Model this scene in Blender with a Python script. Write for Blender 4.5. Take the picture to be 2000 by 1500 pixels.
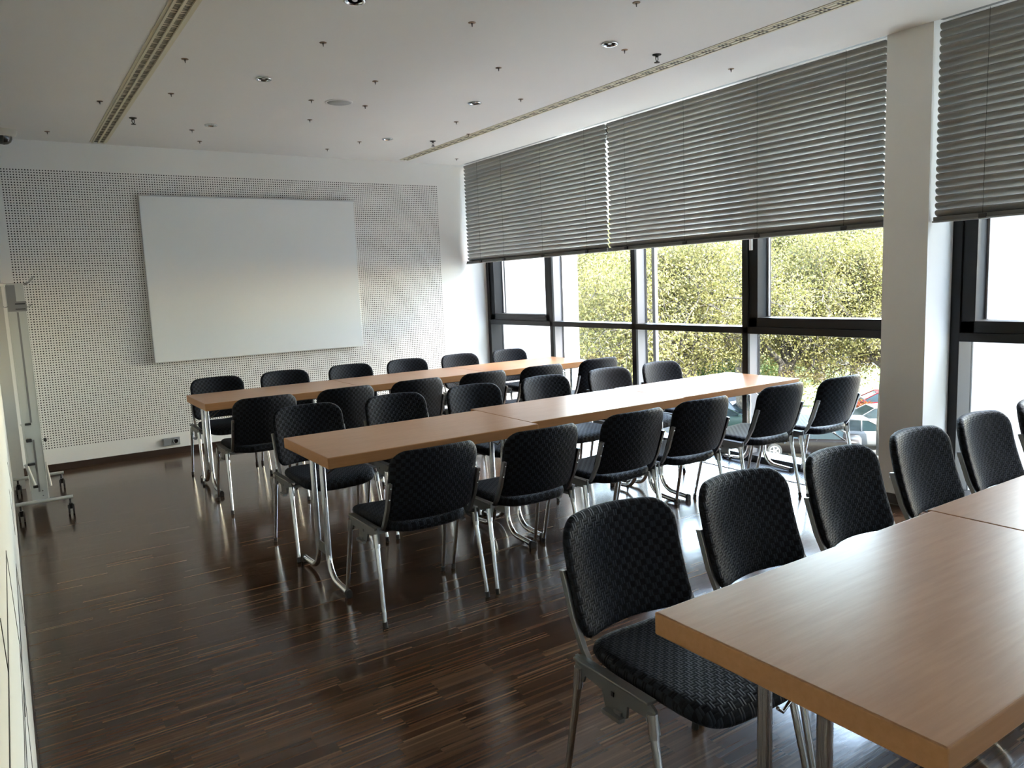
import bpy, math, random
import numpy as np
from mathutils import Vector, Matrix
random.seed(7); RNG = np.random.default_rng(11)
S = bpy.context.scene
C = S.collection
for o in list(bpy.data.objects): bpy.data.objects.remove(o)
PI = math.pi

# ------------------------------------------------------------------ camera
YAW, PITCH, ROLL, FPX = -0.58333261, 0.12828353, -0.04061814, 1498.9
def _rot():
    ca, sa, cb, sb, cc, sc = math.cos(YAW), math.sin(YAW), math.cos(PITCH), math.sin(PITCH), math.cos(ROLL), math.sin(ROLL)
    Rw = Matrix(((ca, sa, 0), (0, 0, -1), (-sa, ca, 0)))
    Rp = Matrix(((1, 0, 0), (0, cb, -sb), (0, sb, cb)))
    Rr = Matrix(((cc, -sc, 0), (sc, cc, 0), (0, 0, 1)))
    return Rr @ Rp @ Rw
_m = _rot()
cam_d = bpy.data.cameras.new('camera'); cam = bpy.data.objects.new('camera', cam_d); C.objects.link(cam)
cam.matrix_world = Matrix.Translation((0, 0, 1.55)) @ Matrix((_m[0], -_m[1], -_m[2])).transposed().to_4x4()
cam_d.sensor_width = 36; cam_d.lens = 36 * FPX / 2000; cam_d.clip_start = 0.02; cam_d.clip_end = 500
S.camera = cam

# ------------------------------------------------------------------ world, sun, exposure
SKY, SUN, EXPO = 0.42, 2.6, 4.38
w = bpy.data.worlds.new('sky'); S.world = w; w.use_nodes = True
nt = w.node_tree; bg = nt.nodes['Background']
sky = nt.nodes.new('ShaderNodeTexSky'); sky.sky_type = 'NISHITA'; sky.sun_disc = False
sky.sun_elevation = math.radians(48); sky.sun_rotation = math.radians(112); sky.air_density = 1.2; sky.dust_density = 0.7
tint = nt.nodes.new('ShaderNodeMix'); tint.data_type = 'RGBA'; tint.blend_type = 'MULTIPLY'; tint.inputs[0].default_value = 1
tint.inputs[7].default_value = (1.0, .885, .78, 1)      # white balance of the hazy sky
nt.links.new(sky.outputs[0], tint.inputs[6]); nt.links.new(tint.outputs[2], bg.inputs[0]); bg.inputs[1].default_value = SKY
sd = bpy.data.lights.new('sun', 'SUN'); sd.energy = SUN; sd.angle = 0.009; sd.color = (1, .95, .86)
sun = bpy.data.objects.new('sun', sd); C.objects.link(sun)
sun.rotation_euler = Vector((-0.045, -0.72, 0.80)).to_track_quat('Z', 'Y').to_euler()
S.view_settings.view_transform = 'Standard'; S.view_settings.look = 'None'
S.view_settings.gamma = 1; S.view_settings.use_curve_mapping = False
S.view_settings.exposure = EXPO
S.cycles.use_denoising = True
S.cycles.max_bounces = 10; S.cycles.diffuse_bounces = 6; S.cycles.glossy_bounces = 5; S.cycles.transparent_max_bounces = 16
S.cycles.caustics_reflective = False; S.cycles.caustics_refractive = False
S.cycles.sample_clamp_indirect = 8

# ------------------------------------------------------------------ room measures
CEIL, YB, XW, XF, XG = 3.008, 8.26, 4.83, 5.13, 5.29     # ceiling, back wall, blind plane, window frame face, glass
XL = -0.05
BAYS = [(2.872, 8.26), (-2.81, 2.582), (-8.40, -3.10)]
YEND = -8.4

# ------------------------------------------------------------------ materials
def mat(name, col=(.8, .8, .8), rough=.5, metal=0., spec=.5, **kw):
    m = bpy.data.materials.new(name); m.use_nodes = True
    b = m.node_tree.nodes['Principled BSDF']
    b.inputs['Base Color'].default_value = (*col, 1); b.inputs['Roughness'].default_value = rough
    b.inputs['Metallic'].default_value = metal; b.inputs['Specular IOR Level'].default_value = spec
    for k, v in kw.items(): b.inputs[k.replace('_', ' ')].default_value = v
    return m
class NG:
    def __init__(s, m): s.t = m.node_tree; s.b = s.t.nodes['Principled BSDF']
    def n(s, typ, **kw):
        x = s.t.nodes.new(typ)
        for k, v in kw.items(): setattr(x, k, v)
        return x
    def l(s, a, b): s.t.links.new(a, b)
    def math(s, op, a, b=None, c=None):
        x = s.n('ShaderNodeMath', operation=op)
        for i, v in enumerate((a, b, c)):
            if v is None: continue
            if isinstance(v, (int, float)): x.inputs[i].default_value = v
            else: s.l(v, x.inputs[i])
        return x.outputs[0]
    def coords(s, kind='Object'):
        tc = s.n('ShaderNodeTexCoord'); sp = s.n('ShaderNodeSeparateXYZ'); s.l(tc.outputs[kind], sp.inputs[0])
        return tc.outputs[kind], sp.outputs
    def comb(s, a, b, c=0.):
        x = s.n('ShaderNodeCombineXYZ')
        for i, v in enumerate((a, b, c)):
            if isinstance(v, (int, float)): x.inputs[i].default_value = v
            else: s.l(v, x.inputs[i])
        return x.outputs[0]
    def rand(s, vec):
        x = s.n('ShaderNodeTexWhiteNoise', noise_dimensions='3D'); s.l(vec, x.inputs[0]); return x.outputs[0]
    def noise(s, vec, scale, detail=3, rough=.5):
        x = s.n('ShaderNodeTexNoise'); x.inputs['Scale'].default_value = scale; x.inputs['Detail'].default_value = detail
        x.inputs['Roughness'].default_value = rough
        if vec is not None: s.l(vec, x.inputs['Vector'])
        return x.outputs[0]
    def ramp(s, fac, stops):
        x = s.n('ShaderNodeValToRGB'); s.l(fac, x.inputs[0]); e = x.color_ramp.elements
        e[0].position, e[0].color = stops[0][0], (*stops[0][1], 1)
        e[1].position, e[1].color = stops[-1][0], (*stops[-1][1], 1)
        for p, c in stops[1:-1]:
            k = e.new(p); k.color = (*c, 1)
        return x.outputs[0]
    def mix(s, fac, a, b, blend='MIX'):
        x = s.n('ShaderNodeMix', data_type='RGBA', blend_type=blend)
        for i, v in ((0, fac), (6, a), (7, b)):
            if isinstance(v, (int, float)): x.inputs[i].default_value = v
            elif isinstance(v, tuple): x.inputs[i].default_value = (*v, 1)
            else: s.l(v, x.inputs[i])
        return x.outputs[2]
    def bump(s, h, strength=.2, dist=.01):
        x = s.n('ShaderNodeBump'); x.inputs['Strength'].default_value = strength; x.inputs['Distance'].default_value = dist
        s.l(h, x.inputs['Height']); s.l(x.outputs[0], s.b.inputs['Normal'])

def plaster(name, col, scale=180, st=.12):
    m = mat(name, col, .85, spec=.25); g = NG(m); v, _ = g.coords()
    h = g.noise(v, scale, 4); g.bump(h, st, .002)
    n2 = g.noise(v, 1.3, 3)
    g.l(g.mix(n2, tuple(c * .965 for c in col), tuple(min(1, c * 1.03) for c in col)), g.b.inputs['Base Color'])
    return m
M = {}
M['wall'] = plaster('white wall paint', (.79, .79, .77))
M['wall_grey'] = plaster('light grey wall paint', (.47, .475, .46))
M['ceiling'] = plaster('white ceiling plaster', (.72, .705, .675), 90)
# perforated acoustic panel
m = M['perf'] = mat('perforated acoustic board', (.79, .79, .77), .8, spec=.25); g = NG(m); v, s = g.coords()
P = .0226
fx = g.math('SUBTRACT', g.math('FRACT', g.math('DIVIDE', s[0], P)), .5)
fz = g.math('SUBTRACT', g.math('FRACT', g.math('DIVIDE', s[2], P)), .5)
d = g.math('SQRT', g.math('ADD', g.math('MULTIPLY', fx, fx), g.math('MULTIPLY', fz, fz)))
rr = g.math('ADD', .22, g.math('MULTIPLY', g.rand(g.comb(g.math('FLOOR', g.math('DIVIDE', s[0], P)), g.math('FLOOR', g.math('DIVIDE', s[2], P)))), .05))
hole = g.math('LESS_THAN', d, rr)
g.l(g.mix(hole, (.79, .79, .77), (.03, .03, .03)), g.b.inputs['Base Color'])
M['board'] = mat('white enamel board', (.76, .79, .80), .32, spec=.5)
M['board_edge'] = mat('board edge aluminium', (.55, .56, .57), .4, .6)
M['baseboard'] = mat('dark stained skirting', (.028, .014, .009), .35)
# floor: industrial strip parquet, strips along x
m = M['floor'] = mat('dark oiled strip parquet', (.05, .03, .02), .16, spec=.5); g = NG(m); v, s = g.coords()
row = g.math('FLOOR', g.math('DIVIDE', s[1], .0085))
blk = g.math('FLOOR', g.math('DIVIDE', s[1], .0765))
offs = g.rand(g.comb(blk, 3.7))
col = g.math('FLOOR', g.math('ADD', g.math('DIVIDE', s[0], .25), offs))
r1 = g.rand(g.comb(row, col, 1.0)); r2 = g.rand(g.comb(blk, col, 5.0))
base = g.ramp(r1, [(0, (.026, .011, .006)), (.35, (.043, .0195, .0105)), (.7, (.068, .033, .018)), (.9, (.095, .048, .026)), (.97, (.14, .078, .041)), (1, (.21, .125, .066))])
c2 = g.mix(g.math('MULTIPLY', g.math('POWER', r2, 2), .6), base, (.10, .058, .034))
grain = g.noise(g.comb(g.math('MULTIPLY', s[0], 6), g.math('MULTIPLY', s[1], 300), row), 1, 2)
c3 = g.mix(.35, c2, g.ramp(grain, [(.3, (.4, .4, .4)), (.7, (1, 1, 1))]), 'MULTIPLY')
g.l(c3, g.b.inputs['Base Color'])
n1 = g.noise(v, 2.2, 4); g.l(g.math('ADD', .11, g.math('MULTIPLY', n1, .09)), g.b.inputs['Roughness'])
hb = g.math('ADD', g.math('MULTIPLY', r1, .35), g.math('MULTIPLY', g.noise(g.comb(g.math('MULTIPLY', s[0], .35), s[1]), 22, 2), 1.0))
g.bump(hb, .10, .004)
# beech laminate
def wood(name, a, b, rough):
    m = mat(name, a, rough, spec=.10); g = NG(m); v, s = g.coords()
    n = g.noise(g.comb(g.math('MULTIPLY', s[0], 5), g.math('MULTIPLY', s[1], 60), g.math('MULTIPLY', s[2], 60)), 1, 4, .6)
    n2 = g.noise(v, 2.0, 3)
    f = g.math('ADD', g.math('MULTIPLY', n, .75), g.math('MULTIPLY', n2, .25))
    g.l(g.ramp(f, [(.3, a), (.7, b)]), g.b.inputs['Base Color'])
    return m
M['top'] = wood('beech laminate', (.30, .150, .078), (.37, .202, .112), .30)
M['edge'] = wood('beech edge band', (.33, .165, .072), (.39, .20, .095), .38)
M['chrome'] = mat('chrome', (.60, .61, .62), .13, 1)
M['cast'] = mat('cast aluminium', (.17, .17, .165), .42, .85)
M['bar'] = mat('brushed steel bar', (.23, .23, .23), .35, .9)
M['rubber'] = mat('black rubber', (.012, .012, .012), .6)
M['plastic'] = mat('black plastic', (.015, .015, .016), .4)
# woven fabric
def fabric(name, ax):
    m = mat(name, (.012, .014, .022), .6, spec=.10); g = NG(m); v, s = g.coords()
    a, b = s[ax[0]], s[ax[1]]
    u = g.math('DIVIDE', a, .019); t = g.math('DIVIDE', b, .019)
    par = g.math('MODULO', g.math('ADD', g.math('ADD', g.math('FLOOR', u), g.math('FLOOR', t)), 400), 2)
    fu = g.math('FRACT', u); ft = g.math('FRACT', t)
    # inside a cell: 3 ribs one way or the other
    ru = g.math('ABSOLUTE', g.math('SINE', g.math('MULTIPLY', fu, PI * 2)))
    rt = g.math('ABSOLUTE', g.math('SINE', g.math('MULTIPLY', ft, PI * 2)))
    h = g.math('ADD', g.math('MULTIPLY', par, ru), g.math('MULTIPLY', g.math('SUBTRACT', 1, par), rt))
    jit = g.noise(v, 90, 2)
    f = g.math('ADD', g.math('MULTIPLY', par, .55), g.math('MULTIPLY', jit, .45))
    g.l(g.ramp(f, [(.2, (.0035, .004, .006)), (.8, (.013, .015, .021))]), g.b.inputs['Base Color'])
    g.b.inputs['Sheen Weight'].default_value = .012; g.b.inputs['Sheen Roughness'].default_value = .45
    g.b.inputs['Sheen Tint'].default_value = (.6, .68, .85, 1)
    g.bump(h, .55, .0022)
    return m
M['fab_back'] = fabric('black basket weave on backrest', (0, 2))
M['fab_seat'] = fabric('black basket weave on seat', (0, 1))
M['shell'] = mat('black moulded shell', (.010, .011, .014), .6, spec=.3)
M['blind'] = mat('grey lacquered slat', (.235, .235, .225), .38, .15, spec=.6)
M['rail'] = mat('blind bottom rail', (.13, .13, .125), .4, .3)
M['cord'] = mat('black cord', (.02, .02, .02), .8)
M['anthracite'] = mat('anthracite frame paint', (.012, .0125, .014), .4, spec=.25)
M['alu'] = mat('light grey aluminium and lit mullion', (.27, .265, .275), .5, .0)
M['gasket'] = mat('black gasket', (.02, .02, .022), .5)
M['white_plastic'] = mat('white plastic', (.75, .75, .73), .4)
M['cream'] = mat('cream diffuser', (.60, .55, .40), .5)
M['slot'] = mat('dark diffuser slot', (.035, .028, .02), .7)
M['brass'] = mat('aged brass', (.16, .10, .05), .4, .7)
M['speaker'] = mat('grey speaker mesh', (.36, .37, .35), .6)
M['grille'] = mat('grille steel', (.10, .105, .11), .35, .7)
M['socket'] = mat('grey socket plastic', (.26, .27, .28), .45)
M['beige'] = mat('beige dome housing', (.55, .52, .44), .5)
M['rack'] = mat('grey rack lacquer', (.50, .52, .50), .4, .2)
M['render'] = plaster('white exterior render', (.40, .40, .39), 60, .3)
M['stone'] = mat('pale ledge sheet metal', (.72, .73, .74), .6, 0)
# glass: clear with fresnel reflection
m = M['glass'] = bpy.data.materials.new('window glass'); m.use_nodes = True; t = m.node_tree
t.nodes.remove(t.nodes['Principled BSDF']); tr = t.nodes.new('ShaderNodeBsdfTransparent'); gl = t.nodes.new('ShaderNodeBsdfGlossy')
gl.inputs['Roughness'].default_value = .0; tr.inputs[0].default_value = (.93, .95, .94, 1)
mx = t.nodes.new('ShaderNodeMixShader'); ge = t.nodes.new('ShaderNodeNewGeometry'); dp = t.nodes.new('ShaderNodeVectorMath'); dp.operation = 'DOT_PRODUCT'
t.links.new(ge.outputs['Incoming'], dp.inputs[0]); t.links.new(ge.outputs['Normal'], dp.inputs[1])
def _mt(op, a, b=None):
    x = t.nodes.new('ShaderNodeMath'); x.operation = op
    for i, v in enumerate((a, b)):
        if v is None: continue
        if isinstance(v, (int, float)): x.inputs[i].default_value = v
        else: t.links.new(v, x.inputs[i])
    return x.outputs[0]
fr_ = _mt('ADD', .02, _mt('MULTIPLY', .5, _mt('POWER', _mt('SUBTRACT', 1.0, _mt('ABSOLUTE', dp.outputs['Value'])), 5.0)))
t.links.new(fr_, mx.inputs[0]); t.links.new(tr.outputs[0], mx.inputs[1]); t.links.new(gl.outputs[0], mx.inputs[2])
t.links.new(mx.outputs[0], t.nodes['Material Output'].inputs[0])
# outdoors
m = M['asphalt'] = mat('pale asphalt', (.42, .41, .40), .9); g = NG(m); v, s = g.coords()
g.l(g.ramp(g.noise(v, .35, 5), [(.35, (.040, .040, .039)), (.65, (.065, .063, .06))]), g.b.inputs['Base Color'])
M['bounce'] = mat('pale concrete paving', (.31, .305, .29), .9)  # unseen near ground, made pale to bounce daylight onto the ceiling
m = M['grass'] = mat('grass', (.12, .2, .04), .95); g = NG(m); v, s = g.coords()
g.l(g.ramp(g.noise(v, 3, 5), [(.3, (.035, .06, .012)), (.7, (.08, .11, .028))]), g.b.inputs['Base Color'])
m = M['bark'] = mat('bark', (.10, .075, .05), .9); g = NG(m); v, s = g.coords()
g.l(g.ramp(g.noise(v, 9, 5), [(.3, (.022, .018, .014)), (.7, (.06, .05, .04))]), g.b.inputs['Base Color']); g.bump(g.noise(v, 14, 4), .6, .05)
def leafmat(name, a, b, c):
    m = mat(name, a, .6, spec=.3); g = NG(m); geo = g.n('ShaderNodeNewGeometry')
    r = geo.outputs['Random Per Island']
    v, s = g.coords()
    f = g.math('ADD', g.math('MULTIPLY', r, .55), g.math('MULTIPLY', g.noise(v, .7, 3), .45))
    colr = g.ramp(f, [(.25, a), (.5, b), (.8, c)])
    g.l(colr, g.b.inputs['Base Color'])
    tb = g.n('ShaderNodeBsdfTranslucent'); g.l(colr, tb.inputs[0]); mx = g.n('ShaderNodeMixShader'); mx.inputs[0].default_value = .4
    g.l(g.b.outputs[0], mx.inputs[1]); g.l(tb.outputs[0], mx.inputs[2]); g.l(mx.outputs[0], g.t.nodes['Material Output'].inputs[0])
    return m
M['leaf'] = leafmat('young yellow green leaves', (.060, .062, .014), (.112, .101, .028), (.162, .140, .055))
M['leaf_green'] = leafmat('fresh green leaves', (.02, .042, .01), (.045, .07, .018), (.07, .092, .03))
M['leaf_red'] = leafmat('red flowering leaves', (.07, .012, .008), (.12, .04, .012), (.16, .10, .02))
for n, c in dict(brown=(.030, .022, .020), silver=(.55, .57, .60), white=(.75, .76, .77), red=(.55, .03, .05), green=(.16, .28, .26), grey=(.18, .21, .27), black=(.02, .02, .025)).items():
    M['car_' + n] = mat(n + ' car paint', tuple(k * .13 for k in c), .35, 0, spec=.12)
M['car_glass'] = mat('tinted car glass', (.008, .014, .016), .08, 0, spec=.25)
M['tyre'] = mat('tyre rubber', (.02, .02, .02), .8)
M['rim'] = mat('alloy rim', (.6, .6, .6), .3, .8)
M['lamp_glass'] = mat('headlamp glass', (.8, .82, .85), .1, spec=.8)
M['facade'] = plaster('pale facade', (.38, .38, .375), 20)
M['roof'] = mat('grey roof', (.20, .20, .22), .8)

# ------------------------------------------------------------------ mesh helpers
class MB:
    def __init__(s): s.v = []; s.f = []; s.sm = []; s.mi = []
    def add(s, vs, fs, smooth=False, mi=0):
        o = len(s.v); s.v += [tuple(p) for p in vs]
        for f in fs: s.f.append(tuple(i + o for i in f)); s.sm.append(smooth); s.mi.append(mi)
        return s
    def box(s, x0, x1, y0, y1, z0, z1, mi=0, tf=None):
        v = [(x, y, z) for z in (z0, z1) for y in (y0, y1) for x in (x0, x1)]
        if tf: v = [tf(Vector(p)) for p in v]
        return s.add(v, [(0, 2, 3, 1), (4, 5, 7, 6), (0, 1, 5, 4), (2, 6, 7, 3), (0, 4, 6, 2), (1, 3, 7, 5)], False, mi)
    def tube(s, pts, rad, n=10, mi=0, cap=True):
        pts = [Vector(p) for p in pts]
        if isinstance(rad, (int, float)): rad = [rad] * len(pts)
        T = [(pts[min(i + 1, len(pts) - 1)] - pts[max(i - 1, 0)]).normalized() for i in range(len(pts))]
        a = T[0].orthogonal().normalized(); rings = []
        for i, p in enumerate(pts):
            a = (a - T[i] * a.dot(T[i])).normalized(); b = T[i].cross(a)
            rings += [p + (a * math.cos(2 * PI * k / n) + b * math.sin(2 * PI * k / n)) * rad[i] for k in range(n)]
        fs = [(i * n + k, i * n + (k + 1) % n, (i + 1) * n + (k + 1) % n, (i + 1) * n + k) for i in range(len(pts) - 1) for k in range(n)]
        s.add(rings, fs, True, mi)
        if cap:
            o = len(s.v); L = (len(pts) - 1) * n
            s.add(rings[:n], [tuple(reversed(range(n)))], False, mi); s.add(rings[L:], [tuple(range(n))], False, mi)
        return s
    def poly(s, pts, d, mi=0, smooth=False):
        """extrude a planar polygon (list of 3-vectors) by vector d"""
        n = len(pts); pts = [Vector(p) for p in pts]; d = Vector(d)
        s.add(pts + [p + d for p in pts], [tuple(reversed(range(n))), tuple(range(n, 2 * n))], False, mi)
        q = pts + [p + d for p in pts]
        return s.add(q, [(k, (k + 1) % n, n + (k + 1) % n, n + k) for k in range(n)], smooth, mi)
    def lathe(s, prof, n=24, c=(0, 0, 0), mi=0, smooth=True):
        """profile [(r,z)] around the z axis through c"""
        vs = [(c[0] + r * math.cos(2 * PI * k / n), c[1] + r * math.sin(2 * PI * k / n), c[2] + z) for r, z in prof for k in range(n)]
        fs = [(i * n + k, i * n + (k + 1) % n, (i + 1) * n + (k + 1) % n, (i + 1) * n + k) for i in range(len(prof) - 1) for k in range(n)]
        s.add(vs, fs, smooth, mi)
        if prof[0][0] > 1e-6: s.add(vs[:n], [tuple(reversed(range(n)))], False, mi)
        if prof[-1][0] > 1e-6: s.add(vs[-n:], [tuple(range(n))], False, mi)
        return s
    def build(s, name, mats, parent=None, loc=None, bevel=0, weld=True):
        me = bpy.data.meshes.new(name); me.from_pydata(s.v, [], s.f)
        me.polygons.foreach_set('use_smooth', s.sm); me.polygons.foreach_set('material_index', s.mi)
        for k in (mats if isinstance(mats, (list, tuple)) else [mats]): me.materials.append(M[k])
        me.validate(); me.update()
        o = bpy.data.objects.new(name, me); C.objects.link(o)
        if loc: o.location = loc
        if parent: o.parent = parent
        if bevel:
            b = o.modifiers.new('bevel', 'BEVEL'); b.width = bevel; b.segments = 3; b.limit_method = 'ANGLE'
        return o
def tag(o, label=None, cat=None, group=None, kind=None):
    for k, v in (('label', label), ('category', cat), ('group', group), ('kind', kind)):
        if v: o[k] = v
    return o
def empty(name, loc=(0, 0, 0), rz=0, **kw):
    o = bpy.data.objects.new(name, None); C.objects.link(o); o.location = loc; o.rotation_euler = (0, 0, rz)
    o.empty_display_size = .1
    return tag(o, **kw)
def copy_tree(o, parent=None):
    c = o.copy(); C.objects.link(c); c.parent = parent
    for ch in list(o.children): copy_tree(ch, c)
    return c
def struct(name, mb, mats, **kw): return tag(mb.build(name, mats, **kw), kind='structure')

# ------------------------------------------------------------------ room shell
struct('floor', MB().box(XL - .2, 5.42, YEND - .2, YB + .2, -.25, 0), 'floor')
struct('ceiling', MB().box(XL - .2, XW - .012, YEND - .2, YB + .2, CEIL, CEIL + .25).box(XW - .012, 5.42, YEND - .2, YB + .2, CEIL + .05, CEIL + .25), 'ceiling')
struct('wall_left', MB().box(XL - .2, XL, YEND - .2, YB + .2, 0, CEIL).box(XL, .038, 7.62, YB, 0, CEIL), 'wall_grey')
# back wall: plain border plus perforated field in the same sheet
PX0, PX1, PZ0, PZ1 = 6 * P + .004, 199 * P + .004, 9 * P, 122 * P
bw = MB()
for x0, x1, z0, z1 in ((XL, PX0, 0, CEIL), (PX1, XW - .075, 0, CEIL), (PX0, PX1, 0, PZ0), (PX0, PX1, PZ1, CEIL)): bw.box(x0, x1, YB, YB + .2, z0, z1)
bw.box(PX0, PX1, YB, YB + .2, PZ0, PZ1, 1)
bw.box(XW - .075, 5.42, YB + .012, YB + .2, 0, CEIL + .05)
struct('wall_back', bw, ['wall', 'perf'])
for a, b in ((2.582, 2.872), (-3.10, -2.81)):
    struct('wall_right', MB().box(XW, 5.30, a, b, 0, CEIL + .05), 'wall')
    tag(MB().box(XW - .012, 5.13, a - .012, b + .0, 0, .07).build('baseboard_right', 'baseboard'), kind='structure')
tag(MB().box(.04, XW + .02, YB - .014, YB, 0, .06).build('baseboard_back', 'baseboard'), kind='structure')
tag(MB().box(XL, XL + .006, YEND, 7.6, 0, .03).build('baseboard_left', 'baseboard'), kind='structure')
# facade above the windows and roof overhang outside, exterior fins
struct('trim_1', MB().box(5.25, 5.65, YEND - .2, YB + .4, CEIL + .04, 12), 'render')
for a in (8.30, 2.60, -3.08, -8.7):
    struct('trim_2', MB().box(5.30, 6.62, a, a + .28, -.4, 3.6), 'render')
struct('trim_3', MB().box(5.32, 5.60, YEND - .2, YB + .4, -.35, -.05), 'stone')

# ------------------------------------------------------------------ windows
def bay(idx, y0, y1, low_side_first=False):
    r = empty('window_%d' % idx, (XF, (y0 + y1) / 2, 0), kind='structure'); cy = (y0 + y1) / 2; d = (y1 - y0 - .01) / 4
    ms = [y0 + d * k + .02 for k in (1, 2, 3)]; J = .06
    f = MB(); X = lambda x: x - XF
    def B(mb, x0, x1, a, b, z0, z1, mi=0): mb.box(X(x0), X(x1), a - cy, b - cy, z0, z1, mi)
    B(f, XF, XG + .03, y0, y0 + J, 0, CEIL + .04); B(f, XF, XG + .03, y1 - J, y1, 0, CEIL + .04)
    B(f, XF, XG + .03, y0, y1, 0.0, .055); B(f, XF, XG + .03, y0, y1, CEIL - .04, CEIL + .04)
    f.build('window_frame', 'anthracite', r, bevel=.003)
    for m_ in ms:
        q = MB(); B(q, XF, XF + .028, m_ - .03, m_ + .03, .055, CEIL - .04)
        o = q.build('mullion', 'anthracite', r, bevel=.003)
        q = MB(); B(q, XF + .028, XG - .03, m_ - .028, m_ + .028, .055, CEIL - .04)  # sides coloured light grey to stand in for reflected daylight
        for s_ in (-1, 1):                                   # glazing grooves
            for k in (0, 1): B(q, XG - .03 + k * .014, XG - .022 + k * .014, m_ + s_ * .0265 - .006, m_ + s_ * .0265 + .006, .055, CEIL - .04, 1)
        q.build('mullion_body', ['alu', 'gasket'], o)
    q = MB(); B(q, XF, XG + .02, y0 + J, y1 - J, 1.072, 1.128); q.build('transom', 'anthracite', r, bevel=.003)
    edges = [y0 + J] + [e for m_ in ms for e in (m_ - .03, m_ + .03)] + [y1 - J]
    for k in range(4):
        a, b = edges[2 * k], edges[2 * k + 1]
        q = MB(); B(q, XG, XG + .012, a, b, .055, 1.072); q.build('pane', 'glass', r)
        if k in (0, 3):
            q = MB(); x0, x1, w_ = XF + .015, XG + .03, .085
            B(q, x0, x1, a, a + w_, 1.128, 2.9); B(q, x0, x1, b - w_, b, 1.128, 2.9); B(q, x0, x1, a, b, 1.128, 1.128 + w_ * .9); B(q, x0, x1, a, b, 2.82, 2.9)
            so = q.build('window_sash', 'anthracite', r, bevel=.004)
            q = MB(); B(q, x1 - .05, x1 - .03, a + w_, a + w_ + .012, 1.21, 2.82); B(q, x1 - .05, x1 - .03, b - w_ - .012, b - w_, 1.21, 2.82); q.build('glazing_bead', 'alu', so)
            q = MB(); B(q, XG, XG + .012, a + w_ - .01, b - w_ + .01, 1.2, 2.83); q.build('pane', 'glass', so)
            q = MB(); hy = b - .04
            if k: continue
            B(q, x0 - .035, x0 - .012, hy - .012, hy + .012, 1.75, 1.90); B(q, x0 - .02, x0, hy - .012, hy + .012, 1.86, 1.90)
            q.build('handle', 'white_plastic', so, bevel=.004)
        else:
            q = MB(); B(q, XG, XG + .012, a, b, 1.128, CEIL - .04); q.build('pane', 'glass', r)
    return r
for i, (a, b) in enumerate(BAYS): bay(i + 1, a, b)

struct('wall_front', MB().box(XL - .2, 5.42, YEND - .2, YEND, 0, CEIL + .05), 'wall')
# ------------------------------------------------------------------ blinds
def slat_profile(n=6, wd=.050, cam_=.0055, tilt=math.radians(55.5)):
    out = []
    for k in range(n):
        t_ = k / (n - 1) - .5; u = t_ * wd; h = cam_ * (1 - 4 * t_ * t_)
        # local: u along the slat width, h the crown; outer edge low, inner edge high
        ct, st = math.cos(tilt), math.sin(tilt)
        out.append((-u * ct - h * st, u * st - h * ct))
    return out
def blind(y0, y1, cords, bottom, label):
    r = empty('venetian_blind', (XW + .035, (y0 + y1) / 2, bottom), label=label, cat='blind', group='grey venetian blinds at the windows')
    h = (y1 - y0) / 2; pitch = .0438; n = int((3.005 - bottom - .054) / pitch)
    pr = slat_profile(); mb = MB(); vs = []; R_ = .012
    stations = [(-h, .45), (-h + .004, .75), (-h + .012, 1), (h - .012, 1), (h - .004, .75), (h, .45)]
    for y, sc in stations: vs += [(x * sc, y, z * sc) for x, z in pr]
    k = len(pr); fs = [(i * k + j, i * k + j + 1, (i + 1) * k + j + 1, (i + 1) * k + j) for i in range(len(stations) - 1) for j in range(k - 1)]
    mb.add(vs, fs, True)
    s0 = mb.build('slat', 'blind', r, (0, 0, .054))
    sol = s0.modifiers.new('thick', 'SOLIDIFY'); sol.thickness = .0012
    for i in range(1, n + 1):
        c = s0.copy(); C.objects.link(c); c.parent = r; c.location = (0, 0, .054 + i * pitch)
    MB().box(-.028, .026, -h - .004, h + .004, 0, .010, 1).box(-.023, .021, -h, h, .010, .034).build('bottom_rail', ['rail', 'blind'], r, bevel=.003)
    top = 3.0 - bottom
    MB().box(-.03, .03, -h, h, top + .02, top + .055).build('head_rail', 'rail', r)
    for cy in cords:
        y = cy - (y0 + y1) / 2
        MB().tube([(-.027, y, .02), (-.027, y, top)], .0012, 5).tube([(.024, y, .02), (.024, y, top)], .0012, 5).build('ladder_cord', 'cord', r)
        MB().box(-.034, -.02, y - .02, y + .02, .004, .03).build('cord_clip', 'plastic', r)
    return r
blind(5.615, 8.235, (7.90, 7.39, 6.64, 5.91), 1.825, 'grey venetian blind half lowered at the far left window, next to the back wall')
blind(2.885, 5.600, (5.34, 4.62, 3.88, 3.16), 1.825, 'grey venetian blind half lowered at the middle windows, left of the white pillar')
blind(-.10, 2.560, (2.27, 1.5, .7), 1.825, 'grey venetian blind half lowered right of the white pillar, cut by the right edge')
blind(-2.79, -.115, (-.6, -1.4, -2.2), 1.825, 'grey venetian blind beyond the right edge of the photo')
# ------------------------------------------------------------------ floor convector grille
gr = MB(); 
gr.box(4.815, 4.825, -3, 8.2, 0, .005).box(5.085, 5.095, -3, 8.2, 0, .005)
for k in range(15): gr.box(4.832 + k * .0172, 4.840 + k * .0172, -3, 8.2, .0006, .004)
tag(gr.build('floor_grille', 'grille'), 'long metal convector grille set in the floor along the windows', 'grille')

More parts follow.
